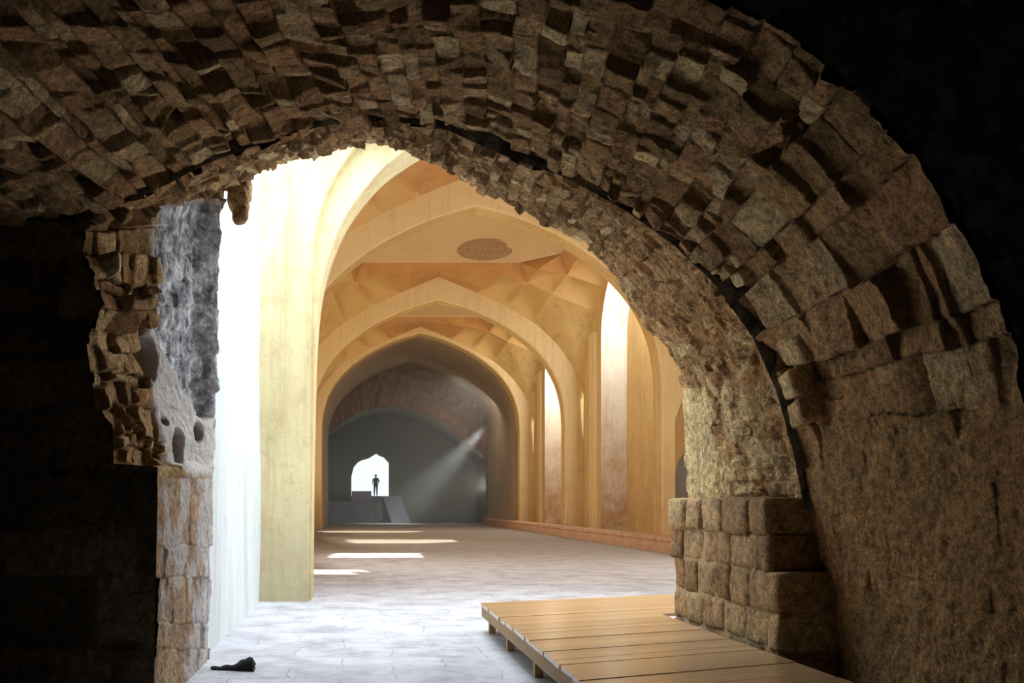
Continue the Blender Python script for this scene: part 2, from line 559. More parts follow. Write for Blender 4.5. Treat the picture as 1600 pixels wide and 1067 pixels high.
# bigger relief close to the broken inner edge on the right
edge = sstep(0.72, 0.95, T) * sstep(2.5, 3.5, R) * (1 - sstep(6.5, 7.5, R))
H = H * (1 + 1.0 * edge)
H = H * (0.55 + 0.9 * vnoise(S * 0.9, Y * 1.3, 47)) + 0.055 * fbm(S * 1.3, Y * 1.3, 41, 4) + 0.018 * fbm(S * 8, Y * 8, 51, 5) + 0.012 * np.abs(fbm(S * 3, Y * 3, 57, 5)) + 0.008 * fbm(S * 22, Y * 22, 59, 3)
G2 = G + Nn * H[..., None]
# each course ends at its own depth on the inner edge
ee = (T[..., None] ** 6) * np.array([0, 1, 0])[None, None] * (0.10 * (hash2(np.floor(S / 0.24), np.floor(S * 0), 3) - 0.5))[..., None]
G2 = G2 + ee
attr = np.stack([Tn, J, np.zeros_like(J), np.zeros_like(J)], -1)
grid_obj('near_ring', G2, attr, M_VAULT, vault)

# camera-side face of the near ring (unlit) and the shell of the room we stand in
b = MB()
ringA = [Vector(p) for p in N_A]
outp = [(9, 5.4, -0.1), (9, 5.4, 0.7), (9, 5.4, 1.5), (9, 5.4, 3.0), (9, 5.4, 5.0), (9, 5.4, 7.4), (5.5, 5.4, 7.4), (3, 5.4, 7.4), (0.6, 5.4, 7.4), (-1, 5.4, 7.4), (-3, 4.8, 7.4), (-4.5, 4.1, 7.4), (-5.5, 3.5, 7.4), (-7, 3.4, 5.4), (-7, 3.4, 3.5)]
aa, _ = catmull(N_A, [8] * (len(N_A) - 1))
bb_ = np.stack([np.interp(np.linspace(0, len(outp) - 1, len(aa)), np.arange(len(outp)), np.array(outp)[:, k]) for k in range(3)], 1)
b.grid([[tuple(aa[i] * (1 - t) + bb_[i] * t + np.array([0, -0.03 + 0.0 * t, 0])) for t in (0, 0.05, 0.2, 0.5, 1)] for i in range(len(aa))])
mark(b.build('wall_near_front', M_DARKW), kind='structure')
b = MB()
b.box(-7.3, -7, -3.3, 9.9, 0, 7.7)
mark(b.build('wall_room_left', M_ROOM), kind='structure')
b = MB(); b.box(9, 9.3, -3.3, 9.9, 0, 7.7); mark(b.build('wall_room_right', M_ROOM), kind='structure')
b = MB(); b.box(-7, 9, -3.3, -3, 0, 7.7); mark(b.build('wall_room_back', M_ROOM), kind='structure')
b = MB(); b.box(-7.3, 9.3, -3.3, 10.05, 7.4, 7.7); mark(b.build('ceiling_room', M_ROOM), kind='structure')

# ================================================================== far ring of the broken vault
rows = [
    (1264, 800, 7.72, 1074, 806, 10.0), (1244, 702, 7.75, 1072, 700, 10.0), (1219, 610, 7.78, 1066, 610, 10.0), (1181, 524, 7.78, 1050, 549, 10.0),
    (1121, 440, 7.78, 1002, 503, 10.0), (1056, 378, 7.78, 957, 432, 9.95), (976, 321, 7.78, 906, 377, 9.9), (884, 271, 7.78, 842, 341, 9.85),
    (790, 238, 7.7, 765, 305, 9.8), (700, 198, 7.7, 692, 265, 9.75), (600, 180, 7.7, 616, 229, 9.7), (510, 190, 7.6, 560, 226, 9.65),
    (435, 208, 7.5, 492, 244, 9.6), (322, 250, 7.28, 430, 257, 9.5), (232, 296, 7.05, 388, 280, 9.45), (168, 322, 6.85, 350, 302, 9.4),
    (128, 346, 6.85, 345, 340, 9.3), (130, 400, 6.85, 345, 400, 9.3), (160, 480, 6.85, 344, 480, 9.3), (133, 522, 6.85, 343, 530, 9.3),
    (150, 640, 6.85, 337, 650, 9.3), (176, 663, 6.85, 335, 690, 9.3), (178, 724, 6.85, 333, 722, 9.3), (246, 729, 6.85, 332, 736, 9.3),
    (246, 800, 6.85, 331, 800, 9.3), (243, 930, 6.85, 329, 930, 9.3), (240, 1067, 6.85, 327, 1067, 9.3), (239, 1116, 6.85, 326, 1120, 9.3)]
F_B = [P(*r[:3]) for r in rows]; F_C = [P(*r[3:]) for r in rows]
G, S, Y, R, T = loft(F_B, F_C, 0.013, smooth=False)
# round the polygon a little across rows
for _ in range(10):
    G[1:-1] = (G[:-2] + 2 * G[1:-1] + G[2:]) / 4
C_IN = (1.0, 8.5, 2.2)
Nn = grid_normals(G, C_IN)
h1, t1, j1 = masonry(S, Y, 0.085, 0.24, 71, warp=0.06, relief=0.020, tilt=0.25, groove=0.03, gw=0.010, miss=0.04, hole=0.05)   # thin slabs over the crown
h2, t2, j2 = masonry(S, Y, 0.17, 0.20, 73, warp=0.10, relief=0.035, tilt=0.3, groove=0.05, gw=0.014, miss=0.07, hole=0.09)      # left lump
h3, t3, j3 = masonry(S, Y, 0.30, 0.42, 79, warp=0.04, relief=0.012, tilt=0.02, groove=0.012, gw=0.012, miss=0.0, hole=0.05)      # squared pillar courses
lump = (R > 13.5) & (R < 23.2); pil = R >= 23.2
H = np.where(pil, h3, np.where(lump, h2, h1)); Tn = np.where(pil, 0.35 + 0.5 * t3, np.where(lump, t2, t1)); J = np.where(pil, j3, np.where(lump, j2, j1))
# right haunch: crumbled mortar with pits, smoother rock bits
cr = (1 - sstep(4.5, 6.5, R + 0.8 * fbm(S, Y, 91)))
pits = np.clip(fbm(S * 4.0, Y * 4.0, 97, 5) - 0.08, 0, 1)
H = H * (1 - 0.6 * cr) + cr * (0.05 * fbm(S * 3, Y * 3, 93, 5) - 0.16 * pits)
J = J * (1 - cr)
Tn = np.where(cr > 0.5, np.clip(0.62 + 0.28 * (1 - sstep(2.0, 3.6, R)) + 0.5 * fbm(S * 3, Y * 3, 95), 0, 1), Tn)
# smooth plaster strip at the far edge of the right jamb
pj = (1 - sstep(1.6, 2.4, R)) * sstep(0.62, 0.72, T + 0.05 * fbm(S * 3, Y * 3, 15))
H = H * (1 - 0.9 * pj)
# left: plaster sheet and grey back of the broken niche
nz = fbm(S * 2.5, Y * 2.5, 101, 4)
nich = sstep(0.42, 0.50, T + 0.05 * nz) * sstep(15.0, 15.6, R) * (1 - sstep(20.6, 21.4, R))
Rc = 18.7 + 1.4 * np.clip((T - 0.43) / 0.44, 0, 1) ** 0.7
hook = sstep(0.38, 0.43, T + 0.04 * nz) * sstep(-0.05, 0.1, R - Rc + 0.08 * nz) * (1 - sstep(23.0, 23.3, R))
nich = np.clip(nich - hook, 0, 1)
greyu = nich
H = H * (1 - 0.93 * hook) * (1 - 0.75 * nich)
J = J * (1 - nich) * (1 - hook)
H = H - 0.16 * nich * (1 - sstep(0.9, 1.0, T))
holes = np.zeros_like(H)
for (r0, t0, dr, dt) in ((19.3, 0.41, 0.3, 0.06), (20.75, 0.80, 0.45, 0.06), (21.45, 0.57, 0.8, 0.055), (20.4, 0.47, .22, .03), (21.8, 0.33, 0.25, 0.05), (21.1, 0.22, 0.3, 0.05)):
    d = ((R - r0) / dr) ** 2 + ((T - t0) / dt) ** 2
    holes = np.maximum(holes, 1 - sstep(0.7, 1.1, d))
H = H * (1 - 0.75 * sstep(22.0, 22.5, R) * (1 - sstep(23.6, 24.2, R)))
H = H - 0.17 * holes
H = H + 0.030 * fbm(S * 1.5, Y * 1.5, 43, 4) * (1 - 0.7 * pil) + 0.013 * fbm(S * 10, Y * 10, 53, 4) + 0.009 * fbm(S * 24, Y * 24, 54, 3) + 0.03 * nich * fbm(S * 5, Y * 5, 55, 4)
H = H * (1 - 0.6 * (T ** 8) * (R < 15))
G2 = G + Nn * H[..., None]
ragged = (T ** 8)[..., None] * np.array([0, 1, 0])[None, None] * (0.10 * (hash2(np.floor(S / 0.11), np.floor(S * 0), 3) - 0.5) * (R < 15))[..., None]
G2 = G2 + ragged
pil_pl = np.where(pil, 0.15 + 0.6 * sstep(-0.1, 0.4, fbm(S * 3, Y * 3, 60) + 0.5 * T - 0.2), 0)
vein = cr * (1 - pj) * sstep(0.12, 0.3, fbm(S * 5, Y * 5, 191, 5)) * 0.6 + cr * 0.6 * sstep(0.94, 0.99, 1 - np.abs(fbm(S * 2.2, Y * 2.2, 193, 4)))
Tn = np.clip(Tn * (1 - 0.25 * cr) + 0.5 * vein * (R < 7), 0, 1)
rimw = 0.8 * (R > 15.0) * (R < 19.5) * np.clip(1 - np.abs(T - 0.44 - 0.03 * nz) / 0.03, 0, 1)
plast = np.clip(hook * (1 - holes) * (0.9 + 0.15 * nz) + pil_pl + rimw, 0, 1)
Tn = Tn * (1 - holes)
attr = np.stack([np.clip(Tn, 0, 1), J, plast, np.clip(greyu, 0, 1) + np.where(pil, 0.35 * sstep(0.5, 0.9, T), 0)], -1)
# yellowish plaster on the right strip is a lighter stone tone
attr[..., 0] = np.where(pj > 0.4, 1.0, attr[..., 0]); attr[..., 1] *= (1 - pj)
kp = int(np.searchsorted(R[:, 0], 23.0))
grid_obj('far_ring', G2[:kp + 1], attr[:kp + 1], M_VAULT, vault)
pillar = empty('stone_pillar', (-1.45, 8.0, 0), 'pinkish squared stone pillar under the overhanging left end of the broken vault', 'pillar')
grid_obj('pillar_courses', G2[kp:], attr[kp:], M_VAULT, pillar)

# stepped camera-side face of the far ring
b = MB()
ctr = np.array([0.9, 0, 1.5])
Bc = np.array(F_B[:17]); flr = []
for p in Bc:
    d = p - ctr; d[1] = 0; d /= np.linalg.norm(d)
    flr.append([tuple(p + np.array([0, 0.0, 0]) - d * 0.03), tuple(p + d * 0.2 + np.array([0, 0.04, 0])), tuple(p + d * 0.6 + np.array([0, 0.08, 0]))])
b.grid(flr)
mark(b.build('wall_vault_step', M_DARKW), kind='structure')
# hall-side face over the opening, up to the roof
b = MB()
Cc = np.array(F_C); o2 = []
for k, p in enumerate(Cc):
    d = p - ctr; d[1] = 0; d /= np.linalg.norm(d)
    q = p + d * 6.5
    q[0] = min(max(q[0], -7), 9); q[2] = min(max(q[2], 0), 7.4); q[1] = 10.0
    o2.append([tuple(p + np.array([0, 0.02, 0]) + d * 0.05), tuple(q)])
b.grid(o2)
mark(b.build('wall_vault_back', M_ROOM), kind='structure')

# dark left wall facing us
L_A = F_B[16:]
L_B = [(-7.0, 6.85, p[2]) for p in L_A]
G, S, Y, R, T = loft(L_A, L_B, 0.03, smooth=False)
# masonry laid out by true position
Hh, Tt, Jj = masonry(G[..., 2], G[..., 0], 0.33, 0.6, 5, warp=0.03, relief=0.012, tilt=0.03, groove=0.025, gw=0.014, miss=0.02, hole=0.06)
G2 = G.copy(); G2[..., 1] -= Hh * sstep(0.0, 0.03, T) + 0.01 * fbm(G[..., 0] * 4, G[..., 2] * 4, 8)
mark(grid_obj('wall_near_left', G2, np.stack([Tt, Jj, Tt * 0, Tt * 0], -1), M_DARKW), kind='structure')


# ================================================================== rough stones
def rough_stone(dims, seed, n=7, amp=0.022, power=11.0):
    """a squared, chipped block around the origin"""
    vs_ = []; fs = []
    rg = np.random.RandomState(seed)
    off = rg.uniform(0, 50, 3)
    idx = {}

    def vid(p):
        k = (round(p[0], 4), round(p[1], 4), round(p[2], 4))
        if k not in idx:
            idx[k] = len(vs_); vs_.append(p)
        return idx[k]
    for ax in range(3):
        for sg in (-1, 1):
            for i in range(n):
                for j in range(n):
                    q = []
                    for (a, c) in ((i, j), (i + 1, j), (i + 1, j + 1), (i, j + 1)):
                        p = [0, 0, 0]
                        p[ax] = sg; p[(ax + 1) % 3] = -1 + 2 * a / n; p[(ax + 2) % 3] = -1 + 2 * c / n
                        q.append(vid(tuple(p)))
                    fs.append(q if sg > 0 else q[::-1])
    V = np.array(vs_, float)
    ln = (np.abs(V) ** power).sum(1) ** (1 / power)
    V = V / ln[:, None]
    sh = rg.uniform(-0.035, 0.035, (3, 3)); V = V @ (np.eye(3) + sh)
    D = np.array(dims) / 2
    W = V * D
    nn = V / np.linalg.norm(V, axis=1)[:, None]
    f = fbm(W[:, 0] * 9 + off[0] + W[:, 2] * 5, W[:, 1] * 9 + off[1] + W[:, 2] * 7, seed, 4)
    W = W + nn * (f * amp)[:, None]
    return W, np.array(fs)


def stones_obj(name, specs, mat, parent=None, plaster=0.0, n=7, power=11.0, amp=0.018):
    """specs: (centre, dims, rot(3x3 or None), seed, tone)"""
    VV = []; QQ = []; AA = []; k = 0
    for (c, dims, rot, seed, tone) in specs:
        W, Q = rough_stone(dims, seed, n, amp, power)
        if rot is not None: W = W @ np.array(rot).T
        VV.append(W + np.array(c)); QQ.append(Q + k); k += len(W)
        AA.append(np.tile([tone, 0, plaster, 0], (len(W), 1)))
    me = np_mesh(name, np.vstack(VV), np.vstack(QQ), np.vstack(AA))
    return link(name, me, mat, parent)


# blocks standing proud along the broken inner edge of the near ring
vault_obj = vault
PR = [(1170, 312, 7.3, .24), (1122, 348, 7.45, .2), (1203, 362, 7.45, .19), (1208, 412, 7.5, .19), (1152, 438, 7.62, .12), (1222, 470, 7.45, .27), (1245, 545, 7.45, .24),
      (1238, 600, 7.55, .22), (1060, 318, 7.6, .22), (1100, 310, 7.3, .22), (1010, 275, 7.4, .2), (985, 195, 7.0, .2), (820, 205, 7.5, .16), (760, 180, 7.5, .15), (905, 240, 7.5, .18),
      (1130, 420, 7.66, .15), (1000, 305, 7.7, .2), (1250, 645, 7.5, .2)]
for k, (px, py, D, sz) in enumerate(PR):
    c = np.array(P(px, py, D))
    d = np.array([c[0] - cx0, 0, c[2] - cz0]); d /= np.linalg.norm(d)
    tg = np.array([-d[2], 0, d[0]])
    rg = np.random.RandomState(k)
    yv = np.array([0.1 * rg.randn(), 1, 0.1 * rg.randn()]); yv /= np.linalg.norm(yv)
    rot = np.stack([tg, yv, d], 1)
    stones_obj('protruding_stone', [(c + d * 0.05, (sz * .95, sz * rg.uniform(1.0, 1.5), sz * 0.95), rot, 100 + k, rg.uniform(0.88, 1.0))], M_VAULT, vault_obj)  # palest tones: highlights on these faces painted in

# ================================================================== squared pier at the right
pier = empty('masonry_pier', (3.62, 8.9, 0), 'squat squared stone pier beside the wooden walkway, under the right end of the broken vault', 'pier')
specs = []; rg = np.random.RandomState(9)
zc = 0.0
for ci, chh in enumerate([0.33, 0.30, 0.32, 0.30]):
    y0 = 7.6 if ci < 3 else 7.78
    y1 = 10.12 if ci < 3 else 10.18
    y = y0 - (0.15 if ci % 2 else 0)
    first = True
    while y < y1 - 0.08:
        ln = rg.uniform(0.30, 0.58)
        ys, ye = max(y, y0), min(y + ln, y1)
        if ye - ys > 0.1:
            xl = 3.35 + rg.uniform(-0.012, 0.012)
            specs.append(((xl + 0.255, (ys + ye) / 2, zc + chh / 2), (0.51, ye - ys + 0.012, chh + 0.012), None, rg.randint(9999), rg.uniform(0, 1)))
        y += ln
    zc += chh
body = stones_obj('lower_course_stones', specs, M_PIER, pier, n=9)
b = MB(); b.box(3.37, 3.84, 7.64, 10.08, 0, 0.94); b.box(3.37, 3.84, 7.81, 10.12, 0.94, 1.25)
b.build('mortar_core', flat_mat('lime_mortar', (0.42, 0.32, 0.19), nz=0.45, sc=14), pier)
specs = []
y = 7.78
for ln in (0.40, 0.62, 0.5, 0.45, 0.5):
    specs.append(((3.58, y + ln / 2, 1.25 + 0.15), (0.50, ln + 0.012, 0.32), None, rg.randint(9999), rg.uniform(0.4, 1)))
    y += ln
mark(stones_obj('top_course_stones', specs, M_PIER, pier, n=9))

# ================================================================== wooden walkway
deck = empty('wooden_walkway', (2.4, 8.5, 0), 'low raised wooden boardwalk of wide planks leading past the squat stone pier', 'boardwalk')
SK = 0.42
XL, XR = 1.49, 3.27
ZT = 0.33
y = 4.9
k = 0
pw = 0.21
while y < 11.35:
    xr = XR
    yr = y + SK * (XR - XL)
    if yr > 10.13: xr = 4.7
    e = 0.0025
    jit = rng.uniform(-0.008, 0.008)
    xl = XL + jit
    quad = [(xl, y + e), (xr, y + e + SK * (xr - xl)), (xr, y + pw - e + SK * (xr - xl)), (xl, y + pw - e)]
    b = MB(); b.prism(quad, ZT - 0.035, ZT + rng.uniform(-0.003, 0.003))
    b.build('deck_plank', M_WOOD, deck)
    y += pw; k += 1
yend = y
# edge beam along the left side
b = MB(); b.box(XL + 0.01, XL + 0.06, 4.9, yend - 0.02, ZT - 0.155, ZT - 0.036)
b.build('edge_beam', M_WOOD2, deck)
b = MB(); b.prism([(XL + 0.06, yend - 0.08), (4.65, yend - 0.08 + SK * (4.65 - XL - 0.06)), (4.65, yend - 0.02 + SK * (4.65 - XL - 0.06)), (XL + 0.06, yend - 0.02)], ZT - 0.155, ZT - 0.036)
b.build('back_beam', M_WOOD2, deck)
b = MB(); b.box(XR - 0.07, XR - 0.02, 5.7, 10.0, ZT - 0.155, ZT - 0.036)
b.build('edge_beam', M_WOOD2, deck)
for (x, y) in [(XL + 0.10, 11.15), (XL + 0.10, 9.85), (XL + 0.10, 8.35), (XL + 0.10, 6.9), (XL + 0.10, 5.5), (XR - 0.11, 9.8), (XR - 0.11, 7.6), (XR - 0.11, 6.0), (4.4, 12.2), (3.0, 11.8)]:
    b = MB(); b.box(x - 0.035, x + 0.035, y - 0.05, y + 0.05, 0, ZT - 0.036)
    b.build('support_post', M_WOOD2, deck)

# ================================================================== dark scrap and hanging stone
b = MB()
n = 18
top = []; bot = []
c0 = P(330, 1046, 8.75); 
rows_ = []
for i in range(n + 1):
    u = i / n
    x = -1.31 + 0.40 * u
    hgt = 0.025 + 0.12 * (u ** 2.2) * (1 - max(0, (u - 0.93) / 0.07) * 0.8) + 0.006 * math.sin(u * 21)
    wv = 0.03 + 0.07 * u
    yb = 8.72 - 0.03 * u
    r = []
    for j in range(9):
        a = math.pi * j / 8
        r.append((x + 0.01 * math.sin(j * 2 + u * 9), yb - wv * math.cos(a), 0.002 + hgt * math.sin(a) * (1 + 0.12 * math.sin(3 * a + u * 12))))
    rows_.append(r)
b.grid(rows_)
b.add(rows_[0], [tuple(range(9))]); b.add(rows_[-1], [tuple(range(9))[::-1]])
o = b.build('crumpled_cloth', M_CLOTH, None, True)
mark(o, 'small black crumpled scrap on the pale floor at the foot of the left pillar', 'cloth')

specs = [(P(375, 308, 9.42), (0.20, 0.22, 0.30), None, 901, 0.75), (P(377, 335, 9.40), (0.14, 0.16, 0.18), None, 902, 0.4), (P(384, 296, 9.45), (0.13, 0.2, 0.2), None, 903, 0.9), (P(372, 285, 9.45), (0.22, 0.2, 0.24), None, 904, 0.6)]
o = stones_obj('hanging_stone', specs, M_VAULT, None, n=9, power=2.8, amp=0.04)
mark(o, 'loose lump of stone hanging at the upper left of the opening against the white wall', 'stone')

# ================================================================== first bay: left wall and arch
def rib_pts(pts, n=6):
    a, _ = catmull([(p[0], 0, p[1]) for p in pts], [n] * (len(pts) - 1))
    return [(q[0], q[2]) for q in a]


b = MB()
rows_ = []
for z in np.linspace(0, 9.2, 24):
    rows_.append([(-1.48 + 0.03 * math.sin(yy * 1.3 + z * 0.7) * math.sin(z * 0.9), yy, z) for yy in np.linspace(9.32, 14.8, 24)])
b.grid(rows_)
mark(b.build('wall_hall_left_front', M_WHITE, None, True), kind='structure')

A1_in = rib_pts([(-0.69, 0), (-0.67, 1.8), (-0.64, 3.36), (-0.61, 4.14), (-0.54, 4.83), (-0.39, 5.43), (-0.15, 6.0), (0.25, 6.56), (0.69, 6.96), (1.6, 7.5), (2.9, 8.1), (4.2, 7.5), (5.2, 6.8), (6.0, 5.9), (6.4, 4.9), (6.5, 3.4), (6.5, 0)])
A1_mid = rib_pts([(-0.73, 0), (-0.715, 1.8), (-0.70, 3.36), (-0.68, 4.3), (-0.66, 5.1), (-0.60, 5.75), (-0.42, 6.35), (-0.05, 6.95), (0.45, 7.45), (1.5, 8.0), (2.9, 8.5), (4.3, 8.0), (5.4, 7.2), (6.2, 6.2), (6.6, 5.0), (6.7, 3.4), (6.7, 0)])
A1_out = [(-1.48, 0)] + [(-1.48, z) for z in (1.8, 3.36, 4.14, 5.5, 7.5)] + [(-1.48, 9.2), (-0.6, 9.2), (0.4, 9.2), (1.6, 9.2), (2.9, 9.2), (4.2, 9.2), (6, 9.2), (9, 9.2), (9, 5), (9, 3.4), (9, 0)]
n = len(A1_in)
ao = [(np.interp(i / (n - 1) * (len(A1_out) - 1), range(len(A1_out)), [p[0] for p in A1_out]), np.interp(i / (n - 1) * (len(A1_out) - 1), range(len(A1_out)), [p[1] for p in A1_out])) for i in range(n)]
arch1 = empty('pointed_arch', (-1.1, 15.2, 0), 'tall cream plastered arch with its square pier at left, nearest of the hall arches', 'arch')
b = MB()
b.grid([[(o_[0], 14.8, o_[1]), (m_[0], 14.8, m_[1]), (m_[0], 14.98, m_[1])] for o_, m_ in zip(ao, A1_mid)])
b.grid([[(o_[0], 15.9, o_[1]), (i_[0], 15.9, i_[1])] for o_, i_ in zip(ao, A1_in)])
b.grid([[(-1.48, 14.8, 0), (-1.48, 15.9, 0)], [(-1.48, 14.8, 9.2), (-1.48, 15.9, 9.2)]])
smooth_angle(b.build('pier_and_spandrel', M_CREAM, arch1))
b = MB()
b.grid([[(m_[0], 14.98, m_[1]), (i_[0], 14.98, i_[1]), (i_[0], 15.9, i_[1])] for m_, i_ in zip(A1_mid, A1_in)])
smooth_angle(b.build('arch_rim', M_CREAM, arch1))

b = MB()
b.box(-7, 9.3, 10.05, 10.2, 7.4, 9.5); b.box(3.95, 9.0, 9.9, 10.0, 0, 2.2); b.box(-3.2, 13.3, 15.7, 15.9, 9.15, 14); b.box(-3.2, -1.46, 15.6, 15.9, 0, 9.3)
b.box(-7.3, -7, 9.3, 10.2, 0, 9.5); b.box(-1.75, -1.52, 9.35, 15.7, 0, 9.2)
mark(b.build('wall_above_front_bay', M_WHITE), kind='structure')

# added unseen slab keeping sun off the bay floor, slot along left wall
b = MB()
b.box(0.35, 9.0, 10.05, 14.8, 9.2, 9.5)
mark(b.build('added_sun_block', M_CEIL), kind='structure')

# ================================================================== hall arches
XC = 4.0
PIN = [(0, 11.3), (1.5, 10.85), (2.9, 10.2), (3.9, 9.55), (4.7, 8.85), (5.3, 8.1), (5.75, 7.2), (5.98, 6.3), (6.06, 5.4), (6.06, 0)]
POUT = [(0, 12.4), (1.5, 11.78), (2.9, 11.15), (4.3, 10.38), (5.3, 9.55), (6.1, 8.6), (6.65, 7.55), (6.90, 6.5), (6.92, 5.4), (6.92, 0)]


def half(prof, n=5):
    a = []
    for i in range(len(prof) - 1):
        E = prof
        p1, p2 = np.array(E[i]), np.array(E[i + 1])
        p0 = np.array(E[i - 1]) if i > 0 else 2 * p1 - p2
        p3 = np.array(E[i + 2]) if i < len(E) - 2 else 2 * p2 - p1
        if i >= len(prof) - 2: p0, p3 = 2 * p1 - p2, 2 * p2 - p1
        if i == len(prof) - 3: p3 = p2 + np.array([0, -1.0])
        for k in range(n):
            t = k / n
            a.append(tuple(0.5 * ((2 * p1) + (-p0 + p2) * t + (2 * p0 - 5 * p1 + 4 * p2 - p3) * t * t + (-p0 + 3 * p1 - 3 * p2 + p3) * t ** 3)))
    a.append(tuple(prof[-1]))
    return a


def full(prof):
    h = half(prof)
    return [(-x, z) for x, z in h[::-1]] + h[1:]


ZO = [p for p in half(POUT)]
def zout(d):
    d = abs(d)
    xs = [p[0] for p in ZO if p[1] > 6.5]; zs = [p[1] for p in ZO if p[1] > 6.5]
    return float(np.interp(d, xs, zs))


def hall_arch(D0, D1, label, mat=M_BAND, dz=0.0, clip_right=False):
    root = empty('pointed_arch', (XC, (D0 + D1) / 2, 0), label, 'arch')
    fi, fo = full(PIN), full(POUT)
    if dz:
        fi = [(x, z + dz if z > 1 else z) for x, z in fi]; fo = [(x, z + dz if z > 1 else z) for x, z in fo]
    if clip_right:
        fo = [(min(x, 6.5) if z < 4.5 and x > 0 else x, z) for x, z in fo]
    b = MB()
    cl = 0.07
    b.grid([[(XC + o_[0], D0, o_[1]), (XC + i_[0] * (1 + 0.008), D0, i_[1] + 0.06 * (i_[1] > 1)), (XC + i_[0], D0 + cl, i_[1])] for o_, i_ in zip(fo, fi)])
    b.grid([[(XC + o_[0], D1, o_[1]), (XC + i_[0], D1, i_[1])] for o_, i_ in zip(fo, fi)])
    b.grid([[(XC + o_[0], D0, o_[1]), (XC + o_[0], D1, o_[1])] for o_ in fo])
    Dm = (D0 + D1) / 2
    b.grid([[(XC + o_[0] * 0.99, Dm, o_[1] - 0.05), (XC + o_[0] * 1.08, Dm, o_[1] + 1.8)] for o_ in fo if o_[1] > 3])
    smooth_angle(b.build('arch_face', mat, root), 30)
    b = MB()
    b.grid([[(XC + i_[0], D0 + cl, i_[1]), (XC + i_[0], D1, i_[1])] for i_ in fi])
    smooth_angle(b.build('arch_soffit', M_OCHRE, root), 30)
    return root


hall_arch(31.5, 32.4, 'wide pale rib arch behind the nearest cream arch, cut off by the broken vault', clip_right=True)
hall_arch(46.0, 46.9, 'broad pointed ochre arch spanning the middle of the hall, its whole peak in view')
hall_arch(58.8, 60.0, 'smaller pale pointed arch framed inside the broad middle arch', dz=0.7)


